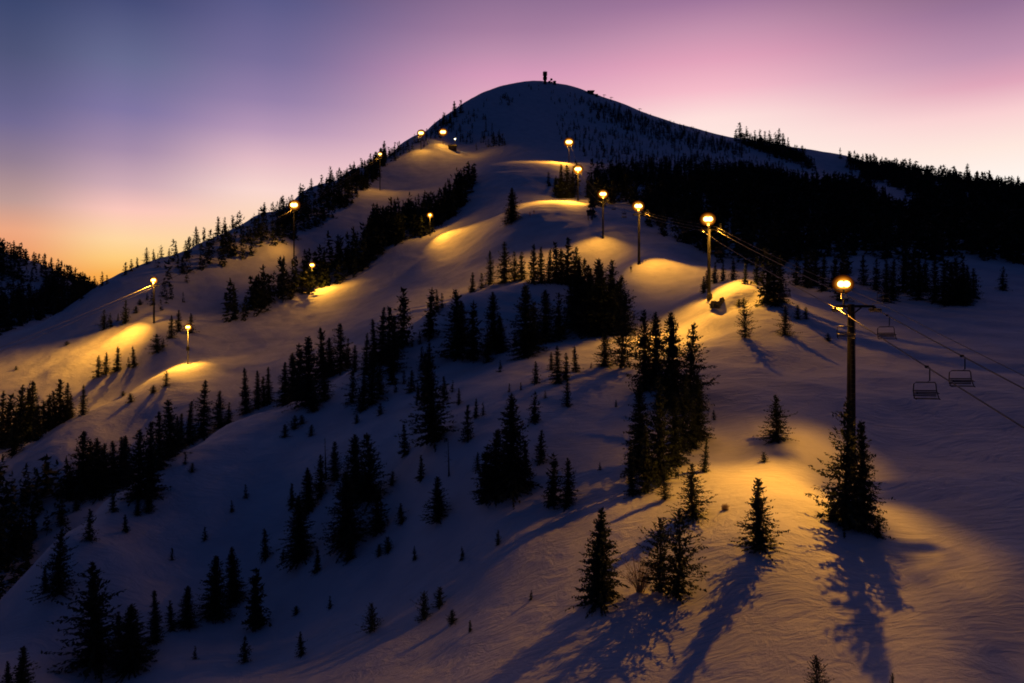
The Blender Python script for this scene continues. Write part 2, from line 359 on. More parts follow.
# ------------------------------------------------------------------ conifers
def conifer_mesh(seed, rings, per, spray, leaf, width, ragged, bare, droop, lean=0.0, open_=0.0, top_pow=.85, trunk_n=6):
    """crown and trunk of unit height: many small needle sprays along drooping branches"""
    r = np.random.default_rng(seed); V = []; ph0 = r.uniform(0, 6.28)
    bend = r.uniform(-1, 1, 2) * .02
    axis = lambda z: (bend[0] * math.sin(z * 3.0) + lean * z, bend[1] * math.sin(z * 2.4), z)
    side_gap = r.uniform(0, 6.28)
    def quad(c, d, s, a):
        d = d / (np.linalg.norm(d) + 1e-9); s2 = np.cross(d, r.normal(size=3) * .35 + np.array((0, 0, 1.0))); s2 /= (np.linalg.norm(s2) + 1e-9)
        V.extend([c - d * s * .5 - s2 * a * .25, c + s2 * a * .5, c + d * s * .75, c - s2 * a * .5])
    for k in range(rings):
        f = (k + r.uniform(-.3, .3)) / rings; z = bare + (1 - bare) * max(0, min(.985, f)); h = (z - bare) / (1 - bare)
        prof = (1 - h) ** top_pow * (min(1, (h + .10) / .22) if bare > .03 else min(1, (h + .25) / .3))
        ring_s = 1 + r.normal() * ragged * .55
        nb = max(3, int(per * (.55 + .45 * (1 - h)) * (1 - open_ * r.random())))
        for b in range(nb):
            if r.random() < open_ * .35: continue
            t = ph0 + k * 2.4 + 6.2832 * b / nb + r.normal() * .25
            Lb = width * prof * ring_s * (1 + r.normal() * ragged) * (1 - .25 * ragged * math.cos(t - side_gap)) + .012
            if Lb < .008: Lb = .008
            up = .55 * h - droop * (1 - h) + r.normal() * .12
            o = np.array(axis(z)); dirv = np.array((math.cos(t), math.sin(t), up))
            ns = max(1, int(spray * Lb / width + .6))
            for s in range(ns):
                q = (s + .55 + r.uniform(-.2, .2)) / ns
                if open_ and q < .3 * open_: continue
                c = o + dirv * Lb * q; c[2] += -droop * .5 * Lb * q * q + .25 * Lb * max(0, q - .6)
                sz = leaf * (1.15 - .5 * q) * r.uniform(.7, 1.35)
                quad(c + r.normal(size=3) * leaf * .12, dirv + r.normal(size=3) * .45, sz, sz * .55)
                if r.random() < .7: quad(c + np.array((0, 0, -leaf * .18)), dirv * .6 + r.normal(size=3) * .6 + np.array((0, 0, -.3)), sz * .8, sz * .5)
    for k in range(max(6, rings // 2)):                                  # leader
        z = .93 + .07 * k / max(6, rings // 2); quad(np.array(axis(z)), np.array((r.normal() * .4, r.normal() * .4, 1.0)), leaf * .6, leaf * .3 * (1.2 - (z - .93) / .07))
    V = np.array(V); F = np.arange(len(V)).reshape(-1, 4)
    m = MB(); zs = [-.03, .0, .15, .4, .7, .97]
    m.tube([axis(z) if z > 0 else (0, 0, z) for z in zs], [.021 * (1.03 - .9 * max(z, 0)) * (1 + .25 * (z <= 0)) for z in zs], trunk_n)
    if bare > .1 or open_ > .3:                                          # dead or visible limbs
        for k in range(14 if rings > 15 else 5):
            z = r.uniform(.12, .85); t = r.uniform(0, 6.28); Lb = width * (1 - z) * r.uniform(.6, .95); o = np.array(axis(z))
            m.tube([o, o + np.array((math.cos(t), math.sin(t), .05)) * Lb * .6, o + np.array((math.cos(t), math.sin(t), -.02)) * Lb], [.006, .004, .002], 4)
    return V, F, m

KIND = {}
def make_kind(key, *a, **k):
    V, F, m = conifer_mesh(*a, **k)
    KIND[key] = (mesh_from('crown', V, F, M_fol), mesh_from('trunk', m.v, m.f, M_bark, True))
for i in range(4):                                                        # near trees: seed rings per spray leaf width ragged bare droop
    make_kind(f'fir{i}', 20 + i, 40, 13, 13, .042, .225 + .02 * i, .20, .02, .28)
    make_kind(f'rag{i}', 40 + i, 34, 12, 13, .045, .25 + .03 * (i % 2), .36, .03, .18, open_=.22, lean=.01 * (i - 1.5))
    make_kind(f'pine{i}', 60 + i, 28, 12, 14, .044, .30 + .02 * i, .30, .05, .05, open_=.28, top_pow=.6)
    make_kind(f'slim{i}', 80 + i, 36, 11, 9, .042, .155 + .015 * i, .28, .03, .25)
    make_kind(f'low{i}', 100 + i, 16, 11, 9, .085, .34 + .04 * i, .35, .0, .05, top_pow=.55)
for i in range(6):                                                        # mid distance
    make_kind(f'mid{i}', 120 + i, 22, 8, 5, .085, .185 + .02 * i, .28, .02, .24)
    make_kind(f'far{i}', 140 + i, 12, 6, 2.6, .15, .18 + .02 * i, .25, .03, .22, trunk_n=4)
make_kind('dead0', 160, 14, 4, 4, .03, .09, .5, .25, .1, open_=.8)
make_kind('dead1', 161, 12, 4, 3, .03, .07, .5, .3, .1, open_=.8)

def place_tree(x, y, h, key, label, group=None, cat='tree', name='conifer', sx=1.0, z=None):
    crown, trunk = KIND[key]
    o = empty(name, (x, y, float(ground(x, y)) - .012 * h if z is None else z), R.uniform(0, 6.28))
    o.rotation_euler = (R.gauss(0, .028), R.gauss(0, .028), R.uniform(0, 6.28))
    o.scale = (h * sx, h * sx, h); tag(o, label, cat, group)
    link(bpy.data.objects.new('trunk', trunk), o); link(bpy.data.objects.new('crown', crown), o)
    return o

COUNT = 0
def auto_kind(hpx):
    if hpx >= 62: return R.choice(['fir', 'fir', 'rag', 'slim', 'rag']) + str(R.randrange(4))
    if hpx >= 34: return R.choice(['fir', 'slim', 'rag', 'slim', 'mid', 'mid']) + str(R.randrange(4))
    if hpx >= 16: return 'mid' + str(R.randrange(6))
    return 'far' + str(R.randrange(6))
OCCUPIED = []
def tree_px(px, base, top, label, group=None, key=None, sx=1.0, Ymin=20, Ymax=2000, name='conifer', cat='tree'):
    global COUNT
    x, y, z = at(px, base, Ymin, Ymax)
    h = max(.6, z + (top - HOR) / F_PX * -y - z if False else ((HOR - top) / F_PX * y - z))
    COUNT += 1; OCCUPIED.append((x, y))
    return place_tree(x, y, h, key or auto_kind(base - top), label, group, cat, name, sx)

ORD = ['First', 'Second', 'Third', 'Fourth', 'Fifth', 'Sixth', 'Seventh', 'Eighth', 'Ninth', 'Tenth', 'Eleventh', 'Twelfth', 'Thirteenth', 'Fourteenth', 'Fifteenth', 'Sixteenth',
       'Seventeenth', 'Eighteenth', 'Nineteenth', 'Twentieth']
def stand(place, group, data, Ymin=20, Ymax=2000, what='dark conifer'):
    rows = [[float(k) for k in q.split(',')] for q in data.split()]
    rows.sort(key=lambda q: q[0])
    for i, q in enumerate(rows):
        tree_px(q[0], q[1], q[2], f'{ORD[i]} {what} from left {place}', group, sx=(q[3] if len(q) > 3 else 1.0) * R.uniform(.92, 1.12), Ymin=Ymin, Ymax=Ymax)

# --- trees that are described one by one (bearing, base row, top row)
for px, b, t, key, sx, lab in [
    (600, 602, 505, 'fir1', 1.05, 'large dense fir left of the glowing bare shrub, casting a long shadow down left'),
    (660, 592, 516, 'pine2', .95, 'broad bushy pine right of the glowing bare shrub, the left one of the pair'),
    (677, 597, 508, 'pine0', 1.0, 'broad ragged pine right of the glowing bare shrub, the right one of the pair'),
    (760, 549, 477, 'rag2', 1.15, 'lone ragged fir on orange lit snow with its shadow stretching down left'),
    (776, 441, 394, 'rag0', 1.25, 'small fir on the brightest orange snow left of the tall lift tower'),
    (844, 524, 398, 'rag3', .80, 'tall thin fir rising in front of the nearest lift tower pole'),
    (862, 527, 419, 'fir2', .72, 'dense fir pressed against the right of the fir before the nearest tower'),
    (693, 517, 463, 'rag1', 1.2, 'ragged small pine just above the broad pair in the orange snow'),
    (665, 500, 468, 'pine1', .9, 'small open pine at the foot of the dark tree column on lit snow'),
    (819, 700, 655, 'pine3', .8, 'sparse pine top poking in at the bottom edge below the big shadow'),
    (892, 694, 673, 'low0', .45, 'tiny tree tip at the bottom edge right of the sparse pine'),
    (745, 338, 297, 'pine0', .78, 'open round topped pine in front of the lit snow hump with rocks'),
    (785, 335, 305, 'rag1', 1.1, 'small fir right of the lit snow hump at the edge of its shadow'),
    (434, 441, 356, 'rag0', 1.15, 'big solitary ragged fir standing in the middle of the blue slope'),
    (449, 476, 438, 'dead0', 1.0, 'thin half bare trunk just below the big solitary ragged fir'),
    (621, 368, 290, 'pine1', .75, 'pine with visible trunk on the near edge of the orange piste'),
    (605, 366, 326, 'rag2', 1.1, 'short spreading fir left of the pine with visible trunk at piste edge'),
    (714, 420, 410, 'low1', .6, 'tiny lone seedling right of the dark tree column on purple snow'),
    (616, 407, 400, 'low2', .55, 'tiny lone seedling on the blue snow left of the dark tree column'),
    (512, 222, 187, 'fir0', 1.25, 'single rounded fir standing alone in the middle of the wide piste'),
    (326, 480, 436, 'dead1', 1.0, 'needle thin dead spire between two firs on the left blue slope'),
    (157, 352, 334, 'low1', 1.0, 'squat bushy fir beside the shaded trough above the short lamp post'),
    (166, 386, 371, 'low0', .7, 'small crooked fir on the lit crest below the short lamp post'),
    (83, 415, 384, 'slim1', .9, 'slim lone fir standing apart at the right end of the far left clump'),
    (302, 293, 271, 'mid1', 1.1, 'small fir lit gold by the lamp between the two pistes'),
    (292, 296, 279, 'mid3', 1.1, 'shorter gold lit fir left of the one beside the piste lamp'),
]:
    tree_px(px, b, t, lab, None, key, sx)

stand('along the bottom left edge of the photo', 'firs on the bottom left slope', '8,697,660 22,702,646,1.2 45,592,566 59,594,528 95,665,560,1.15 118,642,612 131,669,603,1.2 155,642,589 172,630,600 187,627,586 195,659,646,.8 215,618,555,1.1 235,600,546 245,662,635 257,628,567,1.1 302,655,631')
stand('on the blue slope left of the big solitary fir', 'firs on the middle blue slope', '266,558,528 292,508,483 300,560,495,1.1 308,512,467,1.1 317,572,547 320,495,455 335,480,441 347,545,470,1.15 349,560,524 357,498,433,1.15 370,500,431,1.1 378,532,488,1.3 402,523,503,1.3 405,455,424 421,480,455 438,521,476,1.2')
stand('in the group right of the big solitary fir', 'firs right of the solitary fir', '468,440,405 476,418,398 483,415,402 486,500,445,1.1 495,497,428,1.1 505,495,455 513,492,391 525,488,440 535,422,391 541,462,430 553,505,452,1.1 567,506,457,1.1')
stand('on the rising ridge between the knoll and the solitary fir', 'small firs on the low ridge', '521,390,382 536,383,361 551,370,352 558,383,345,1.1 566,380,352 576,372,346 567,406,378 591,368,362')
stand('in the tall dark column left of the orange snow', 'firs in the tall dark column', '633,495,440,.82 640,470,380,.82 646,390,308,.82 646,492,425,.82 655,388,311,.82 659,480,375,.82 668,400,335,.82 674,410,311,.82 674,465,392,.82 683,450,370,.82 690,408,320,.82 693,448,400,.82 698,440,372,.82 704,472,440,.82')
stand('in the row standing behind the snowy knoll', 'firs behind the snowy knoll', '472,292,272 482,288,273 490,284,250 504,283,241 515,281,251 522,280,251 534,283,244 542,283,246 549,283,249 556,283,242 562,283,248 567,284,237,1.2 574,285,246 579,286,256')
stand('in the dense dark mass right of the snowy knoll', 'firs massed right of the knoll', '573,318,265 577,330,270 581,326,262 585,315,258 588,334,264 592,325,268 597,333,262 601,336,257 605,325,266 608,332,260 612,322,270 616,330,282 621,335,274')
stand('scattered in front of the snowy knoll', 'firs in front of the knoll', '420,344,331 430,338,287,1.1 437,312,289 442,308,293 457,357,288,1.1 462,345,300 474,360,300 488,362,332 495,350,291 501,352,315 515,345,330 527,356,283,1.15 534,345,302 545,342,289,1.1 560,338,292')
stand('in the band left of the knoll below the piste', 'firs left of the knoll', '341,372,323 348,367,338 354,372,345 366,374,332 374,366,318 382,360,306 388,362,307 393,372,315 402,346,288 412,347,338 422,370,346 430,368,338')
stand('on the crest under the gold lit piste patch', 'firs on the middle crest', '246,413,367 257,408,370 264,406,376 269,402,366 285,405,361 292,402,352 299,396,343 309,405,335 314,411,388,1.3 322,376,327 325,400,350 331,376,337 352,403,370 362,411,370 372,404,350,1.1 380,394,362 392,384,350 404,384,370')
stand('on the left crest below the lit ridge', 'firs on the left crest', '70,492,464 81,492,431,1.1 90,486,440 98,496,437 106,490,442 113,488,440 121,485,436 126,482,435 138,498,428 151,496,420 160,470,410 170,458,398,1.1 177,450,415 181,448,412 190,443,400 203,437,379,1.1 220,428,390,1.1 228,424,402')
stand('low on the blue flank under the left crest', 'low firs under the left crest', '62,525,500 76,510,492 90,540,508 113,512,488 126,532,514 138,515,495 148,512,482 185,464,452')
stand('in the far left clump beside the purple snow', 'firs in the far left clump', '2,442,390 8,446,394 14,455,410 20,441,384 26,437,388 32,434,381 38,440,404 45,431,400 49,430,394 54,428,390 60,424,379 66,421,382 71,418,393', Ymax=240)
stand('in the row below the far lit streak', 'firs below the lit streak', '98,377,355 106,374,352 117,371,346 129,367,357 134,367,346', what='small dark fir')
stand('near the left lift tower and short lamp', 'firs by the left lift tower', '104,329,309 111,327,313 118,321,313 125,323,300 147,300,293 163,348,338 171,338,315 179,331,310 191,333,313')
stand('in the shadow stand above the wide piste', 'firs above the wide piste', '549,186,172 555,192,178 560,198,163 567,198,164 573,197,172')
stand('by the pole of the second lift tower', 'trees by the second lift tower', '704,293,276 706,289,270 715,283,262 723,281,262 733,280,258 745,284,262 757,284,256 768,303,246,1.15 775,308,250,1.1 781,302,254', Ymin=140)
stand('along the tree line behind the nearest lift tower', 'tree line on the right', '796,285,255 806,287,252 815,286,250 823,291,252 833,288,255 840,300,262 864,285,255 876,290,258 886,302,260 893,300,258 903,292,255 912,289,256 919,300,257 926,292,258 934,302,258', Ymin=120, Ymax=260)
stand('at the right end of the tree line beyond the chairs', 'tree line on the right', '943,304,260 951,305,262 957,302,258 963,305,262 969,301,264 974,298,268 1003,290,266', Ymin=120, Ymax=260)
stand('on the left skyline ridge against the pink sky', 'firs on the left skyline', '125,275,262 131,271,259 137,268,257 147,264,247 154,260,249 161,257,245 169,255,248 176,250,241 189,247,236 193,246,238 197,243,226 204,240,227 218,233,216 225,229,217 233,226,215 264,214,202 300,196,183 311,190,178 330,180,166', Ymax=800)
stand('against the orange glow at the valley gap', 'firs in the valley gap', '81,288,272 87,289,280 95,288,276 102,286,271 107,284,275', Ymin=380, Ymax=430)
stand('on the upper left shoulder below the summit', 'firs on the upper left shoulder', '370,165,153 384,158,141 391,156,149 398,152,142 443,124,112 455,117,101 461,113,100 440,126,118', Ymin=650)
stand('on the right skyline beyond the dense forest', 'firs on the right skyline', '740,136,122 747,138,126 755,141,130 760,142,129 765,143,131 770,144,130 775,146,132 779,147,128 783,148,133 788,150,137 967,184,163 959,183,171 953,182,172 998,189,175', Ymin=600)

stand('among the small seedlings between knoll and solitary fir', 'seedlings on the middle slope', '396,392,380 411,392,370,1.3 418,400,384 427,402,352 445,400,376 452,392,380 459,404,388 500,372,360 509,392,383 545,398,390')
stand('among the sparse saplings of the lower middle slope', 'saplings on the lower slope', '172,560,548 205,540,527 232,512,500 246,498,484 283,560,549 330,608,596 415,560,546 462,560,546 478,470,452 600,470,462 470,632,620 531,600,590')
# --- shrubs, half buried
def shrub(px, base, hpx, label, wide=1.3, key='low3', group=None):
    x, y, z = at(px, base); h = hpx / F_PX * y
    o = place_tree(x, y, h, key, label, group, 'shrub', 'shrub', wide * .75); return o
for i, (px, b, h, wd, lab) in enumerate([
    (440, 606, 19, 1.2, 'dark leaning bush above the two low clumps on lower blue snow'),
    (452, 624, 14, 1.3, 'lowest of the three dark bushes clustered on the lower slope'),
    (424, 619, 27, .9, 'upright dark bush left of the two others on the lower slope'),
    (372, 631, 27, 1.0, 'ragged upright bush alone on the lower middle slope'),
    (296, 614, 8, 1.8, 'small flat tuft poking out of smooth lower blue snow'),
    (498, 545, 15, .7, 'thin leaning tuft in the snow below the group of firs'),
    (388, 552, 15, 1.3, 'upper of two round bushes on the middle blue slope'),
    (379, 556, 12, 1.2, 'lower left of two round bushes on the middle blue slope'),
    (285, 437, 13, 1.2, 'dark tuft at the lower end of the string of bushes'),
    (295, 429, 14, 1.3, 'large tuft second from left in the string of bushes'),
    (302, 424, 9, 1.6, 'small tuft third in the string of bushes'),
    (311, 436, 11, 1.2, 'lone tuft below the string of bushes'),
    (357, 423, 9, 1.5, 'tuft on the crest above the two tall blue slope firs'),
    (380, 415, 12, 1.2, 'dark tuft under the pale fir on the middle crest'),
    (392, 485, 14, 1.0, 'leaning tuft right of the two tall blue slope firs'),
    (192, 472, 9, 1.3, 'tuft just right of the small fir on smooth left snow'),
    (878, 537, 18, 1.3, 'leafy bush at the right foot of the firs before the nearest tower'),
    (832, 520, 24, 1.0, 'leafy bush at the left foot of the firs before the nearest tower'),
    (852, 528, 30, 1.5, 'thick dark bush filling the foot of the firs before the nearest tower'),
    (798, 319, 14, 1.0, 'small bush on the ledge right of the lit hump'),
    (806, 319, 12, 1.0, 'right of two small bushes on the ledge by the lit hump'),
    (828, 341, 8, 1.5, 'low round bush in shadow left of the nearest tower'),
    (764, 462, 10, 1.3, 'tiny tuft by the groove in bright orange snow'),
    (739, 306, 7, 1.9, 'dark bush under the overhang of the lit hump'),
    (131, 402, 9, 1.8, 'lower dark bush in the line across the lit ridge'),
    (153, 393, 8, 1.8, 'upper dark bush in the line across the lit ridge'),
    (67, 345, 4, 2.4, 'dark speck of bush on the far left snow slope'),
    (16, 370, 4, 1.6, 'dark speck of bush at the far left edge of the snow'),
    (136, 313, 7, 1.6, 'bush just left of the left lift tower'),
    (140, 305, 6, 1.6, 'small bush above the one left of the left lift tower'),
    (123, 396, 5, 1.8, 'bush speck on the crest under the row of small firs'),
]):
    shrub(px, b, h, lab, wd, 'low' + str(i % 4))

def twiggy(px, base, hpx, label):
    x, y, z = at(px, base); h = hpx / F_PX * y; o = empty('bare_shrub', (x, y, z)); tag(o, label, 'shrub')
    m = MB(); r = random.Random(5)
    for k in range(60):
        t = r.uniform(0, 6.28); sp = r.uniform(.1, .75) * h; hh = h * r.uniform(.5, 1.05)
        a = np.array((r.gauss(0, .1), r.gauss(0, .1), -.1)); b = a + np.array((math.cos(t) * sp * .4, math.sin(t) * sp * .4, hh * .55)); c = np.array((math.cos(t) * sp, math.sin(t) * sp, hh))
        m.tube([a, b, c], [.022, .014, .005], 3, False)
        for j in range(5):
            q = r.uniform(.3, 1); p = a + (c - a) * q; d = np.array((r.gauss(0, 1), r.gauss(0, 1), abs(r.gauss(.7, .5)))) * h * .11
            m.tube([p, p + d], [.010, .004], 3, False)
    m.build('twigs', M_twig, o)
twiggy(640, 592, 36, 'bare twiggy shrub glowing gold between the large fir and the bushy pines')
twiggy(725, 460 + 50, 6, 'tiny bare shrub on the open orange snow')

# --- forests far off: the largest as trees of their own, the rest as one mass each
def inside(poly, x, y):
    c = np.zeros(len(x), bool); n = len(poly)
    for i in range(n):
        x1, y1 = poly[i]; x2, y2 = poly[(i + 1) % n]
        m = ((y1 > y) != (y2 > y)) & (x < (x2 - x1) * (y - y1) / (y2 - y1 + 1e-9) + x1); c ^= m
    return c
runmin = np.minimum.accumulate(ROW[(YV > 22)], axis=0)
pad = (YV <= 22).sum(); VIS = np.zeros_like(ROW, bool); VIS[pad:] = ROW[pad:] <= runmin + 2.5
PXG = np.broadcast_to(CX + F_PX * us, ROW.shape)
du = us[1] - us[0]; AREA = np.gradient(YV)[:, None] * (YV[:, None] * du) * np.ones_like(ROW)
CLEARINGS = [[(866,182),(884,184),(908,196),(912,216),(896,214),(880,200)], [(846,170),(860,172),(862,184),(850,184)], [(628,188),(652,186),(664,198),(640,202)], [(930,180),(948,184),(946,192),(932,190)], [(962,192),(972,192),(974,206),(964,206)], [(700,196),(706,196),(708,216),(702,216)], [(764,232),(776,232),(778,240),(766,240)], [(845,236),(856,236),(858,246),(846,246)]]
CLEAR = []
def region(poly, nmax, spacing, hm, Ymin, Ymax, hidden=False, pxw=0.0):
    m = inside(poly, PXG.ravel(), ROW.ravel()) & (VIS.ravel() | hidden)
    Y_ = np.broadcast_to(YV[:, None], ROW.shape).ravel(); m &= (Y_ > Ymin) & (Y_ < Ymax)
    for cp in CLEAR: m &= ~inside(cp, PXG.ravel(), ROW.ravel())
    k = np.nonzero(m)[0]
    if len(k) == 0: return []
    wt = AREA.ravel()[k] / (Y_[k] ** pxw); tot = AREA.ravel()[k].sum()
    want = min(nmax, int(tot / spacing ** 2))
    pick = rng.choice(k, size=want, p=wt / wt.sum())
    res = []
    for q in pick:
        y = Y_[q] * (1 + rng.uniform(-.006, .006)); u = (PXG.ravel()[q] - CX) / F_PX + rng.uniform(-.5, .5) * du
        h = hm * (1 + rng.normal() * .24); h = max(hm * .35, h); res.append((u * y, y, h))
    return res
FOREST = [
 ('forest_right', 'dense dark forest covering the slope right of the lift line', 'tree at the near edge of the dense dark forest right of the lift line', [
   (([(590,232),(588,182),(600,176),(640,179),(700,178),(740,174),(775,178),(800,186),(850,186),(880,196),(905,206),(960,190),(1000,197),(1100,215),(1100,268),(1024,264),(960,260),(880,260),(830,260),(800,262),(770,268),(735,266),(712,262),(695,246),(668,240),(648,226),(644,212),(626,202),(598,208)], 4400, 5.0, 10, 180, 900)),
   (([(600,178),(615,168),(640,164),(700,164),(740,166),(800,178),(820,186),(760,178),(700,180),(640,180)], 300, 6.5, 8, 400, 1000)),
   (([(850,160),(900,172),(1024,196),(1100,215),(1100,232),(1000,206),(960,200),(905,196),(862,182),(845,172)], 900, 6.5, 11, 450, 1000)),
   (([(750,146),(790,150),(808,160),(790,160),(760,154)], 60, 4.5, 12, 700, 1000, True)),
   (([(838,158),(880,169),(940,181),(1024,198),(1060,206),(1024,203),(930,186),(870,175)], 300, 6, 12, 550, 1010)),
   (([(780,270),(840,268),(960,265),(975,285),(950,300),(900,294),(860,290),(800,292)], 22, 5.5, 8, 150, 300)),
 ]),
 ('summit_scrub', 'scattered dark scrub trees dotting the summit face', 'scrub tree on the summit face', [
   (([(575,98),(620,110),(680,130),(745,148),(745,158),(700,150),(640,135),(600,122)], 480, 5.5, 6.5, 700, 1220, False)),
   (([(545,90),(600,100),(740,145),(800,170),(740,165),(640,165),(590,160),(560,140)], 480, 8, 5, 600, 1220, False)),
   (([(560,125),(700,150),(700,168),(590,165)], 120, 9, 6.5, 500, 1220, False)),
   (([(480,135),(505,135),(505,146),(485,150)], 26, 6, 8, 600, 1220)),
   (([(498,98),(512,95),(515,105),(500,108)], 22, 6, 5, 900, 1220)),
   (([(450,120),(480,110),(500,135),(480,150),(455,145)], 45, 9, 6, 700, 1220)),
   (([(440,128),(490,92),(540,82),(545,90),(490,105),(445,140)], 22, 12, 5, 800, 1250)),
   (([(725,138),(740,138),(805,160),(820,172),(790,165),(755,150)], 170, 5, 11, 700, 960)),
 ]),
 ('forest_left_ridge', 'dark forest band between the left skyline and the lit piste', 'tree at the near edge of the forest band under the left skyline', [
   (([(163,292),(178,268),(205,258),(240,240),(270,226),(300,210),(330,192),(350,180),(372,166),(386,156),(386,166),(376,180),(362,191),(345,208),(322,224),(290,240),(256,252),(230,264),(200,280),(175,292)], 900, 5.2, 11, 340, 900)),
   (([(120,282),(200,246),(300,198),(350,172),(400,148),(405,154),(352,182),(300,210),(205,258),(150,272)], 130, 9, 8, 380, 1000)),
   (([(385,158),(430,131),(450,118),(450,138),(425,146),(395,160)], 90, 9, 8, 600, 1100)),
   (([(135,300),(165,290),(190,300),(165,312),(140,312)], 8, 7, 6, 300, 420)),
 ]),
 ('forest_between_pistes', 'solid dark forest wedge between the two lit pistes', 'tree at the lower edge of the forest wedge between the two pistes', [
   (([(222,322),(228,308),(250,300),(280,290),(310,274),(335,262),(362,248),(385,232),(398,245),(375,263),(350,279),(318,290),(290,300),(262,312),(245,322)], 420, 4.6, 13, 300, 520)),
   (([(362,246),(370,226),(388,220),(420,214),(440,206),(455,190),(472,176),(476,182),(466,204),(446,224),(424,236),(400,243),(385,245)], 640, 4.6, 13, 330, 800)),
   (([(548,178),(578,180),(582,196),(556,198)], 14, 5, 10, 380, 600)),
 ]),
 ('forest_far_left', 'dark forest on the separate hill beyond the valley at far left', 'tree in the forest across the valley at far left', [
   (([(-60,240),(0,252),(40,264),(70,280),(100,300),(100,306),(60,296),(30,284),(-60,275)], 480, 7, 15, 600, 1000, True)),
   (([(-60,330),(-60,300),(0,296),(40,300),(50,285),(75,288),(105,300),(60,314),(40,320),(0,334)], 900, 6, 14, 400, 900, True)),
   (([(-60,262),(60,290),(40,312),(-60,320)], 150, 14, 13, 600, 1000, True)),
   (([(-60,375),(-60,335),(0,318),(60,306),(90,293),(64,312),(0,335)], 130, 5, 10, 340, 440, True)),
 ]),
 ('forest_bottom_left', 'black forest in the gully at the bottom left corner', 'tree at the near edge of the black forest in the bottom left gully', [
   (([(-100,640),(-100,500),(0,490),(40,492),(78,498),(70,530),(45,560),(20,590),(0,612),(-60,690)], 110, 3.4, 7.5, 96, 175, True)),
   (([(0,470),(20,480),(75,480),(110,488),(80,505),(0,520)], 40, 4, 7, 100, 200, True)),
 ]),
]
templates = [conifer_mesh(200 + i, 8, 5, 1.8, .19, .17 + .025 * i, .3, .03, .2, trunk_n=3) for i in range(5)]
cand = []; per_region = {}
for name, mass_label, tree_label, polys in FOREST:
    lst = []
    CLEAR = CLEARINGS if name == 'forest_right' else []
    for p in polys:
        lst += region(*p[:6], hidden=(p[6] if len(p) > 6 else False))
    per_region[name] = (lst, mass_label, tree_label)
    for j, (x, y, h) in enumerate(lst):
        px = CX + F_PX * x / y
        if 4 < px < 1020: cand.append((h / y * F_PX, name, j))
cand.sort(reverse=True)
room = max(0, 296 - COUNT); chosen = {}
for s, name, j in cand[:room]: chosen.setdefault(name, set()).add(j)
print('hand placed', COUNT, 'room', room)
gnames = {'forest_right': 'edge trees of the right forest', 'summit_scrub': 'scrub on the summit face', 'forest_left_ridge': 'edge trees under the left skyline',
          'forest_between_pistes': 'edge trees between the pistes', 'forest_far_left': 'trees across the valley', 'forest_bottom_left': 'trees of the bottom left gully'}
for name, (lst, mass_label, tree_label) in per_region.items():
    ch = chosen.get(name, set()); Vs = []; Fs = []; off = 0
    for j, (x, y, h) in enumerate(lst):
        if j in ch:
            place_tree(x, y, h, auto_kind(h / y * F_PX), tree_label, gnames[name]); continue
        V, F, m = templates[j % 5]; a = rng.uniform(0, 6.28); ca, sa = math.cos(a), math.sin(a); q = h * rng.uniform(.85, 1.2); gz = float(ground(x, y))
        P3 = np.stack([(V[:, 0] * ca - V[:, 1] * sa) * q + x, (V[:, 0] * sa + V[:, 1] * ca) * q + y, V[:, 2] * h + gz - .1], 1)
        Vs.append(P3); Fs.append(F + off); off += len(V)
    if Vs:
        o = link(bpy.data.objects.new(name, mesh_from(name, np.concatenate(Vs), np.concatenate(Fs), M_fol)))
        tag(o, mass_label, 'forest', kind='stuff')
    print(name, len(lst), len(ch))

# ------------------------------------------------------------------ rocks at the hump
def rock(px, base, wpx, hpx, label, seed):
    x, y, z = at(px, base); s = wpx / F_PX * y / 2; hh = hpx / F_PX * y; m = MB(); m.ball((0, 0, 0), 1, 18, 12)
    r = random.Random(seed); ds = [np.array([r.gauss(0, 1) for _ in range(3)]) for _ in range(9)]; ds = [d / np.linalg.norm(d) for d in ds]; cs = [r.uniform(.38, .75) for _ in ds]
    V = []
    for p in m.v:
        p = np.array(p)
        for d, c in zip(ds, cs):
            e = p @ d
            if e > c: p = p - d * (e - c)
        j = .13; V.append(((p[0] + r.gauss(0, j)) * s, (p[1] + r.gauss(0, j)) * s * .8, (p[2] + r.gauss(0, j)) * hh * .7 + hh * .1))
    o = link(bpy.data.objects.new('rock', mesh_from('rock', V, m.f, M_rock))); o.location = (x, y, z); tag(o, label, 'rock')
for a in [(716, 306, 12, 9, 'dark jagged rock under the left side of the lit hump', 1), (710, 300, 9, 8, 'dark rock at the foot of the second lift tower', 2),
          (722, 302, 7, 6, 'small dark rock right of the jagged one under the hump', 3)]: rock(*a)

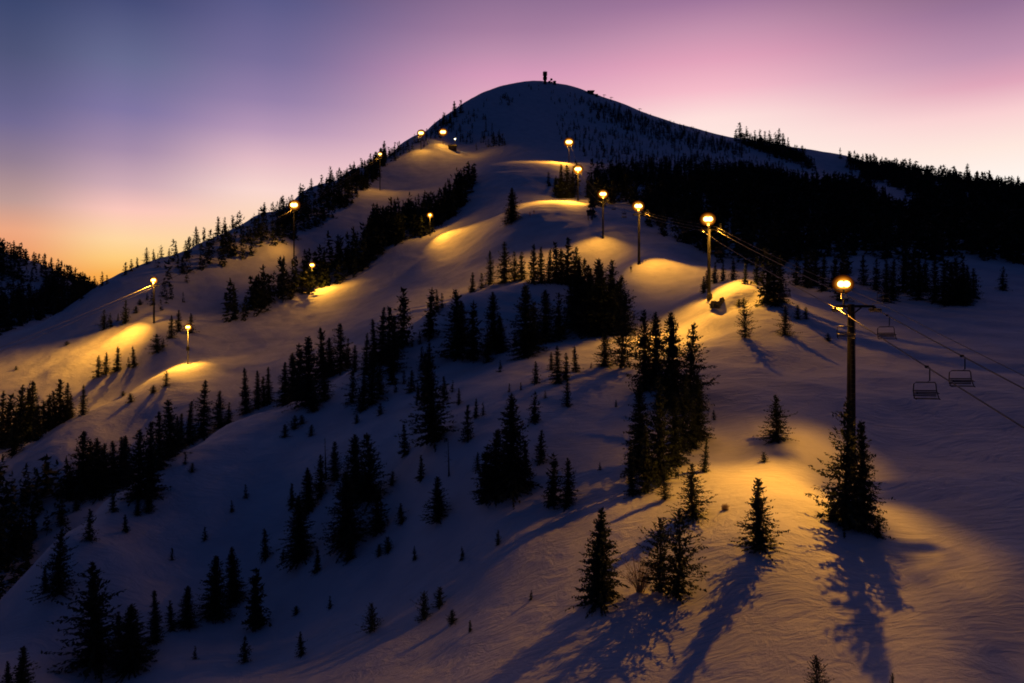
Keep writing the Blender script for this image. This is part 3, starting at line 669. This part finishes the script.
# ------------------------------------------------------------------ lamps
WARM = (1.0, .41, .035)
def lamp_light(parent, loc, power, aim, radius=.25, ang=125, glow=.05):
    ld = bpy.data.lights.new('lamp_beam', 'SPOT'); ld.energy = power; ld.color = WARM; ld.shadow_soft_size = radius; ld.spot_size = math.radians(min(150, ang * 1.08)); ld.spot_blend = 1.0
    o = link(bpy.data.objects.new('lamp_beam', ld), parent); o.location = loc
    d = -np.array(aim, float); d /= np.linalg.norm(d)
    from mathutils import Vector
    o.rotation_euler = Vector(d).to_track_quat('Z', 'Y').to_euler()
    if glow <= 0: return
    pd = bpy.data.lights.new('lamp_spill', 'POINT'); pd.energy = power * glow; pd.color = WARM; pd.shadow_soft_size = radius
    p = link(bpy.data.objects.new('lamp_spill', pd), parent); p.location = (loc[0], loc[1], loc[2] + .05)
def head(parent, c, s, n=2, mat=None):
    """bank of floodlights: dark hoods with glowing lenses"""
    for k in range(n):
        x = c[0] + (k - (n - 1) / 2) * s * .72
        m = MB(); m.box((x, c[1] + s * .28, c[2] + s * .05), (s * .9, s * .5, s * .75), bev=s * .1); m.tube([(x, c[1] + s * .3, c[2] - s * .35), (x, c[1] + s * .3, c[2] - s * .8)], s * .06, 6)
        h = m.build('lamp_hood', M_dark, parent)
        m = MB(); m.ball((x, c[1] - s * .05, c[2]), s * .53, 14, 8, (1, .62, .85)); m.build('lamp_lens', mat or M_lamp, h, True)
    if mat is None: m = MB(); m.ball((c[0], c[1] + s * .25, c[2]), s * 1.4, 24, 12, (1.1, .13, .95)); m.build('halo_disc', M_halo, parent, True)  # added glowing disc behind the lenses, imitates the bloom around the lamp

def tower(px, base, top_row, Y, heading, label, group, lamp_s, power, aim, arm_rise=.86, left_arm=2.2, right_arm=3.0, lampx=-.9, ang=125, glow=.03, r0=.42, pool=None):
    x = (px - CX) / F_PX * Y; z = float(ground(x, Y)); top = (HOR - top_row) / F_PX * Y - z
    o = empty('lift_tower', (x, Y, z), heading); tag(o, label, 'lift tower', group)
    ha = top * arm_rise if arm_rise < 1 else top - arm_rise
    m = MB(); m.tube([(0, 0, -.8), (0, 0, 0), (0, 0, ha * .5), (0, 0, ha + .2)], [r0, r0, r0 * .86, r0 * .72], 16); m.wheel((0, 0, .12), r0 * 1.5, .14, (0, 0, 1)); m.build('pole', M_dark, o, True)
    m = MB(); m.box(((right_arm - left_arm) / 2, 0, ha), (left_arm + right_arm, .24, .24), bev=.05)
    m.tube([(-left_arm * .5, 0, ha), (0, 0, ha - .9)], .07, 6); m.tube([(right_arm * .5, 0, ha), (0, 0, ha - .9)], .07, 6); m.build('crossarm', M_dark, o)
    for sx in (-left_arm, right_arm):
        m = MB(); m.box((sx, 0, ha - .30), (.12, 2.6, .14), bev=.02); m.box((sx, 0, ha - .15), (.2, .3, .3))
        sh = m.build('sheave_beam', M_dark, o)
        for k in range(6):
            m = MB(); m.wheel((sx + .10, -1.15 + k * .46, ha - .36), .2, .09, (1, 0, 0), 12); m.build('sheave', M_rope, sh, True)
        if sx < 0: continue
        m = MB(); sg = 1
        m.box((sx + sg * .55, 0, ha + .28), (.5, 2.6, .05))
        for yy_ in (-1.3, 0, 1.3): m.tube([(sx + sg * .8, yy_, ha + .28), (sx + sg * .8, yy_, ha + 1.2)], .025, 5)
        for zz_ in (.75, 1.2): m.tube([(sx + sg * .8, -1.3, ha + zz_), (sx + sg * .8, 1.3, ha + zz_)], .02, 5)
        m.build('catwalk', M_steel, o)
    m = MB()
    for sx in (-.2, .2): m.tube([(sx, -r0 - .16, .8), (sx, -r0 - .05, ha)], .022, 4)
    for k in range(int(ha / .45)): m.tube([(-.2, -r0 - .14 + .1 * k * .45 / ha, 1 + k * .45), (.2, -r0 - .14 + .1 * k * .45 / ha, 1 + k * .45)], .016, 4)
    m.build('ladder', M_steel, o)
    m = MB(); m.tube([(lampx, 0, ha + .1), (lampx, 0, top - lamp_s * .75)], .09, 8); m.tube([(lampx - .8, 0, top - lamp_s * .8), (lampx + .8, 0, top - lamp_s * .8)], .06, 6); m.build('lamp_mast', M_steel, o)
    m = MB(); m.box((lampx, -.16, (ha + top) / 2 - .1), (.55, .3, .5), bev=.05); m.build('ballast_box', M_white, o)
    head(o, (lampx, 0, top), lamp_s)
    if pool:                                                            # a second head aimed down at the foot of the tower
        near = Y < 100
        lamp_light(o, (lampx - .50, .35, top - lamp_s * 1.1) if near else (lampx + .3, -lamp_s * .9, top - lamp_s * .75), power, aim, lamp_s * .25, ang, glow)
        lamp_light(o, (lampx - .10, .55, top - lamp_s * 1.1) if near else (lampx - .5, -lamp_s * .9, top - lamp_s * .75), pool[0], pool[1], lamp_s * .25, pool[2], 0)
    else: lamp_light(o, (lampx - .1, -lamp_s * .9, top - lamp_s * .75), power, aim, lamp_s * .3, ang, glow)
    return o, x, z + ha, Y

G1 = 'lift towers of the right chairlift'
T = []
T.append(tower(851, 490, 284, 66, -.10, 'nearest and tallest lift tower with a blazing floodlight above chairs', G1, .66, 28000, (-.68, -.75, -1), arm_rise=2.1, left_arm=1.35, right_arm=2.1, lampx=-.66, ang=82, glow=.006, pool=(6500, (-.35, .25, -1), 78)))
T.append(tower(709, 297, 219, 156, -.12, 'second lift tower, lamp burning beside the lit snow hump', G1, 1.15, 34000, (.05, -.5, -1), arm_rise=2.4, left_arm=1.6, right_arm=1.7, lampx=-.2, ang=102, glow=.022, pool=(60000, (-.5, -.75, -1), 48)))
T.append(tower(639, 265, 206, 216, .02, 'third lift tower standing on the open piste above the lone skier', G1, 1.3, 27000, (.5, -.4, -1), arm_rise=2.4, left_arm=1.6, right_arm=1.7, lampx=-.2, ang=88))
T.append(tower(603, 238, 194, 288, .03, 'fourth lift tower beside the small dark lift shelter', G1, 1.5, 34000, (-.5, -.5, -1), arm_rise=3, ang=90, pool=(110000, (-1, -.1, -.42), 72), left_arm=1.6, right_arm=1.7, lampx=0))
T.append(tower(578, 199, 169, 430, -.05, 'fifth lift tower at the left edge of the dense forest', G1, 2.2, 260000, (-.6, -.8, -1), arm_rise=3, ang=78, left_arm=1.6, right_arm=1.7, lampx=0))
T.append(tower(569, 163, 142, 640, -.05, 'farthest lift tower on the upper piste below the summit face', G1, 3.2, 120000, (-1.2, -1.0, -1), arm_rise=3, left_arm=1.6, right_arm=1.7, lampx=0))
G2 = 'lift towers of the left chairlift'
T2 = []
T2.append(tower(154, 320, 280, 318, -.15, 'left lift tower on the open snow above the gold streak', G2, 1.2, 190000, (-.8, -1.2, -1), arm_rise=2.4, left_arm=1.6, right_arm=1.7, lampx=-.2, ang=104))
T2.append(tower(294, 236, 205, 432, -.15, 'lift tower with a bright lamp in the band of trees on the left', G2, 2.6, 24000, (-1.2, -.3, -1), arm_rise=3, left_arm=1.6, right_arm=1.7, lampx=0))
T2.append(tower(380, 175, 154, 640, -.12, 'small distant lift tower by the tree clump on the left shoulder', G2, 1.6, 22000, (.3, -1, -1), arm_rise=3, left_arm=1.6, right_arm=1.7, lampx=0))
T2.append(tower(421, 149, 133, 800, -.12, 'highest left lift tower with its lamp against the pink sky', G2, 3.2, 24000, (.35, -.9, -1), arm_rise=3, left_arm=1.6, right_arm=1.7, lampx=0))

def lamp_post(px, base, top_row, label, s, power, aim, mat=None, n=2, box=False, ang=130, Ymin=20):
    x, y, z = at(px, base, Ymin); h = (HOR - top_row) / F_PX * y - z
    o = empty('lamp_post', (x, y, z)); tag(o, label, 'lamp post', 'lamp posts along the pistes')
    m = MB(); m.tube([(0, 0, -.5), (0, 0, h * .5), (0, 0, h - s * .6)], [.22, .17, .12], 10); m.build('pole', M_steel, o, True)
    if box: m = MB(); m.box((.1, -.3, h * .42), (1.1, .5, 1.5), bev=.1); m.build('control_box', M_dark, o)
    m = MB(); m.tube([(-s, 0, h - s * .7), (s, 0, h - s * .7)], .07, 6); m.build('lamp_bracket', M_dark, o)
    head(o, (0, 0, h), s, n, mat); lamp_light(o, (0, -s * .9, h - s * .6), power, aim, s * .3, ang)
lamp_post(188, 364, 327, 'slim lamp post with a dark box on the crest of the lit ridge', .9, 46000, (-.4, -.7, -1), box=True, ang=128)
lamp_post(312, 290, 265, 'lamp post pouring gold light on the piste between the forests', 1.3, 56000, (.45, -.4, -1), ang=108)
lamp_post(430, 236, 215, 'faint small lamp post in front of the dark forest wedge', 1.3, 80000, (1.2, -1.5, -1), n=1, ang=68)
lamp_post(443, 144, 132, 'bright lamp post on the snowy shoulder below the summit', 3.6, 26000, (.4, -1, -1), Ymin=700)
lamp_post(455, 151, 139, 'pale whitish lamp post beside the hut on the shoulder', 1.6, 9000, (.3, -1, -1), mat=M_lamp_w, n=1, Ymin=700)

# ------------------------------------------------------------------ ropes and chairs
def lane(towers, side, extra_lo=None, steps=10, sag=.022):
    pts = []
    P0 = []
    for (o, x, za, y), (la, ra) in towers:
        a = -la if side < 0 else ra; h = o.rotation_euler[2]
        P0.append(np.array((x + a * math.cos(h), y + a * math.sin(h), za - .60 + .42)))
    if extra_lo is not None: P0 = [np.array(extra_lo)] + P0
    for i in range(len(P0) - 1):
        a, b = P0[i], P0[i + 1]; Ls = np.linalg.norm(b - a)
        for k in range(steps + (1 if i == len(P0) - 2 else 0)):
            t = k / steps; p = a + (b - a) * t; p[2] -= 4 * sag * Ls * t * (1 - t) * .5; pts.append(p)
    return pts, P0
arms1 = [(1.35, 2.1)] + [(1.6, 1.7)] * 5; arms2 = [(1.6, 1.7)] * 4
tw1 = list(zip(T, arms1)); tw2 = list(zip(T2, arms2))
def rope(pts, r, label, name='haul_rope', grp=None, off=0):
    m = MB(); m.tube([p + np.array((0, 0, off)) for p in pts], r, 6); o = m.build(name, M_rope, None, True); tag(o, label, 'cable', grp); return o
l1, _ = lane(tw1, -1, (20.9, 8, -10.6), 14, .008); r1, _ = lane(tw1, 1, (24.3, 8, -10.4), 14, .008)
rope(l1, .045, 'left strand of the haul rope carrying chairs down the right lift')
rope(r1, .045, 'right strand of the haul rope carrying chairs up the right lift')
rope(r1, .025, 'thin signal cable strung just above the right haul rope', 'signal_cable', off=.75)
l2, _ = lane(tw2, -1, (-188, 245, -20), 10, .012); r2, _ = lane(tw2, 1, (-184, 245, -20), 10, .012)
rope(l2, .06, 'left strand of the haul rope on the left hillside lift')
rope(r2, .06, 'right strand of the haul rope on the left hillside lift')

def make_chair():
    o = empty('lift_chair', (0, 0, 0)); wd = .85
    m = MB(); m.box((0, 0, .0), (.14, .42, .2), bev=.03); m.build('grip', M_dark, o)
    m = MB(); m.tube([(0, 0, 0), (.22, 0, -.08), (.22, 0, -1.05), (0, 0, -1.2)], .045, 8); m.build('hanger', M_dark, o, True)
    m = MB(); m.tube([(-wd, -.25, -2.45), (-wd - .04, 0, -2.4), (-wd, .28, -1.9), (-wd * .95, .3, -1.35), (-wd * .8, .2, -1.2), (0, 0, -1.18), (wd * .8, .2, -1.2), (wd * .95, .3, -1.35), (wd, .28, -1.9), (wd + .04, 0, -2.4), (wd, -.25, -2.45)], .04, 8); m.build('frame', M_dark, o, True)
    m = MB(); 
    for k in range(5): m.box((0, -.22 + k * .11, -2.42), (2 * wd, .09, .05), bev=.01)
    m.build('seat', M_seat, o)
    m = MB()
    for k in range(4): m.box((0, .30 + .01 * k, -2.25 + k * .13), (2 * wd, .035, .09), bev=.01)
    m.build('backrest', M_seat, o)
    m = MB(); m.tube([(-wd, .2, -1.95), (-wd * .9, -.35, -2.0), (wd * .9, -.35, -2.0), (wd, .2, -1.95)], .025, 6); m.build('safety_bar', M_steel, o, True)
    return o
proto = None
def rope_at_Y(pts, Y):
    for a, b in zip(pts[:-1], pts[1:]):
        if a[1] <= Y <= b[1]: t = (Y - a[1]) / (b[1] - a[1]); return a + (b - a) * t
for pts_, Y, lab in [(l1, 46.0, 'empty chair hanging from the left rope between tower and right edge'), (r1, 48.4, 'empty chair hanging from the right rope between tower and right edge'),
        (l1, 63.0, 'lit chair hanging just left of the nearest tower pole'), (r1, 62.5, 'dim chair hanging just right of the nearest tower pole'),
        (l1, 85.0, 'dark chair hanging against the tree line above the shaded hollow'), (l1, 133.0, 'chair catching lamplight just below the second tower lamp'),
        (r1, 110.0, 'dark chair against the black forest below the second tower'), (r1, 178.0, 'chair on the rope between the second and third towers, nearer one'),
        (r1, 200.0, 'chair on the rope just below the third tower'), (l1, 232.0, 'chair on the rope just above the third tower'), (r1, 250.0, 'chair midway between the third and fourth towers'),
        (r1, 272.0, 'chair just below the fourth tower'), (l1, 300.0, 'chair just above the fourth tower')]:
    p = rope_at_Y(pts_, Y)
    if proto is None: proto = make_chair(); c = proto
    else: c = copy_tree(proto)
    c.location = p; c.rotation_euler = (0, 0, -.1); c.scale = (.86, .86, .86); tag(c, lab, 'lift chair', 'chairs of the right lift')

# ------------------------------------------------------------------ shelter, skier, summit buildings
x, y, z = at(590, 220); o = empty('lift_shelter', (x, y, z)); tag(o, 'small dark raised operator stand left of the fourth lift tower', 'shelter')
m = MB()
for sx in (-.8, .8):
    for sy in (-.8, .8): m.tube([(sx, sy, -.4), (sx, sy, 3.2)], .12, 6)
m.build('legs_frame', M_wood, o); m = MB(); m.box((0, 0, 2.9), (2.6, 2.2, 1.7), bev=.08); m.build('cabin', M_wood, o)
m = MB(); m.add([(-1.6, -1.4, 3.8), (1.6, -1.4, 3.8), (1.6, 1.4, 3.8), (-1.6, 1.4, 3.8), (-1.6, 0, 4.6), (1.6, 0, 4.6)], [(0, 1, 5, 4), (2, 3, 4, 5), (0, 4, 3), (1, 2, 5), (3, 2, 1, 0)]); m.build('roof', M_dark, o)
m = MB(); m.tube([(1.1, -.4, -.4), (1.1, -.4, 6.6)], .12, 6); m.build('mast', M_dark, o)

def figure(px, row, label, hgt, suit):
    x, y, z = at(px, row); o = empty('person', (x, y, z)); s = hgt / 1.78
    edges = [((0, 0, .98), .15), ((0, .02, 1.2), .15), ((0, .03, 1.42), .17), ((0, .01, 1.55), .06), ((0, 0, 1.66), .1), ((0, 0, 1.76), .09),
             ((.11, 0, .88), .1), ((.13, -.08, .5), .07), ((.13, .02, .09), .05), ((.13, -.16, .04), .045), ((-.11, 0, .88), .1), ((-.13, -.08, .5), .07), ((-.13, .02, .09), .05), ((-.13, -.16, .04), .045),
             ((.22, .02, 1.42), .07), ((.32, -.02, 1.16), .05), ((.28, -.26, 1.08), .04), ((-.22, .02, 1.42), .07), ((-.32, -.02, 1.16), .05), ((-.28, -.26, 1.08), .04)]
    E = [(0, 1), (1, 2), (2, 3), (3, 4), (4, 5), (0, 6), (6, 7), (7, 8), (8, 9), (0, 10), (10, 11), (11, 12), (12, 13), (2, 14), (14, 15), (15, 16), (2, 17), (17, 18), (18, 19)]
    me = bpy.data.meshes.new('body'); me.from_pydata([tuple(c * s for c in p) for p, r in edges], E, []); b = link(bpy.data.objects.new('body', me), o)
    md = b.modifiers.new('skin', 'SKIN'); 
    for i, (p, r) in enumerate(edges): me.skin_vertices[0].data[i].radius = (r * s, r * s)
    me.skin_vertices[0].data[0].use_root = True
    b.modifiers.new('sub', 'SUBSURF').levels = 1; me.materials.append(suit)
    for sx in (-.13, .13):
        m = MB(); m.box((sx * s, -.1, .015), (.08, 1.65, .02)); m.build('ski', M_dark, o)
    for sx in (-.3, .3):
        m = MB(); m.tube([(sx * s, -.27 * s, 1.1 * s), (sx * 1.3 * s, -.1 * s, .02)], .012, 5); m.build('ski_pole', M_steel, o)
    m = MB(); m.ball((0, 0, 1.74 * s), .115 * s, 10, 8); m.build('helmet', M_dark, o, True)
    tag(o, label, 'person'); return o
figure(631, 272, 'lone skier in dark clothing gliding below the third lift tower', 1.8, M_cloth)
f = figure(534, 214, 'distant crouching skier in red on the wide upper piste', 1.9, M_red)
f = figure(530, 216, 'second distant skier in red just left of the other', 1.9, M_red)

def bld(px, row, kind, label, Ymin=700, s=1.0):
    x, y, z = at(px, row, Ymin); o = empty(kind, (x, y, z)); tag(o, label, kind.replace('_', ' ')); o.scale = (s, s, s); return o
o = bld(545, 84, 'lookout_tower', 'tall two storey lookout tower on the very summit')
m = MB(); m.box((0, 0, 3.6), (4.4, 4.4, 9), bev=.2); m.build('shaft', M_wood, o)
m = MB(); m.box((0, 0, 9.2), (6.4, 6.4, 3.2), bev=.2); m.build('lower_room', M_dark, o)
m = MB(); m.box((0, 0, 12.4), (4.8, 4.8, 3.4), bev=.2); m.build('neck', M_wood, o)
m = MB(); m.box((0, 0, 16.6), (6.8, 6.8, 5.2), bev=.3); m.build('cabin', M_dark, o)
m = MB(); m.tube([(0, 0, 19), (0, 0, 22)], .25, 6); m.build('antenna', M_dark, o)
o = bld(550.5, 84, 'antenna_mast', 'antenna mast with drum dishes right of the lookout tower')
m = MB(); m.tube([(0, 0, -1), (0, 0, 9)], .5, 6); m.build('mast', M_dark, o)
for dx, dz, r_ in ((-2, 3.2, 2.0), (1.6, 7.2, 1.9), (2.0, 2.4, 1.5)):
    m = MB(); m.wheel((dx, -.6, dz), r_, 1.1, (0, 1, .1), 14); m.build('dish', M_steel, o, True)
o = bld(554.5, 84.5, 'summit_hut', 'small square hut right of the antenna mast on the summit')
m = MB(); m.box((0, 0, 2), (4.6, 4.6, 6), bev=.2); m.build('wall', M_wood, o)
m = MB(); m.add([(-2.8, -2.8, 5), (2.8, -2.8, 5), (2.8, 2.8, 5), (-2.8, 2.8, 5), (0, 0, 6.4)], [(0, 1, 4), (1, 2, 4), (2, 3, 4), (3, 0, 4), (3, 2, 1, 0)]); m.build('roof', M_dark, o)
o = bld(590.5, 94, 'lift_station', 'long low building on the right shoulder of the summit')
m = MB(); m.box((0, 0, 1.5), (10, 6, 6), bev=.2); m.build('wall', M_dark, o); m = MB(); m.box((.6, 0, 4.8), (12, 7, .8), bev=.2); m.build('roof', M_wood, o)
m = MB(); m.box((-7, 0, 3.6), (5, 1, .5)); m.build('loading_arm', M_dark, o)
o = bld(596.5, 96.5, 'summit_shed', 'tiny shed just below the long summit building')
m = MB(); m.box((0, 0, 1.2), (4, 4, 4), bev=.2); m.build('wall', M_wood, o); m = MB(); m.box((0, 0, 3.4), (4.8, 4.8, .5)); m.build('roof', M_dark, o)
for px, row, lab in ((604, 99, 'first small tee shaped lift tower below the summit building'), (611, 101.5, 'second small tee shaped lift tower below the summit building'), (639.5, 113, 'lowest tee shaped lift tower on the right summit ridge')):
    x, y, z = at(px, row, 700); o = empty('lift_tower', (x, y, z)); tag(o, lab, 'lift tower', 'towers on the summit ridge')
    m = MB(); m.tube([(0, 0, -1), (0, 0, 6.5)], [.5, .35], 8); m.build('pole', M_dark, o)
    m = MB(); m.tube([(-2.2, 0, 6.6), (0, 0, 7), (3.6, 0, 6.2)], .4, 6); m.build('crossarm', M_dark, o)
o = bld(452.5, 150, 'hut', 'dark snow covered hut on the shoulder beside the pale lamp', 700)
m = MB(); m.box((0, 0, 1.5), (9, 6, 5), bev=.2); m.build('wall', M_wood, o)
m = MB(); m.add([(-5.2, -3.8, 4), (5.2, -3.8, 4), (5.2, 3.8, 4), (-5.2, 3.8, 4), (-5.2, 0, 6.4), (5.2, 0, 6.4)], [(0, 1, 5, 4), (2, 3, 4, 5), (0, 4, 3), (1, 2, 5), (3, 2, 1, 0)]); m.build('roof', M_dark, o)
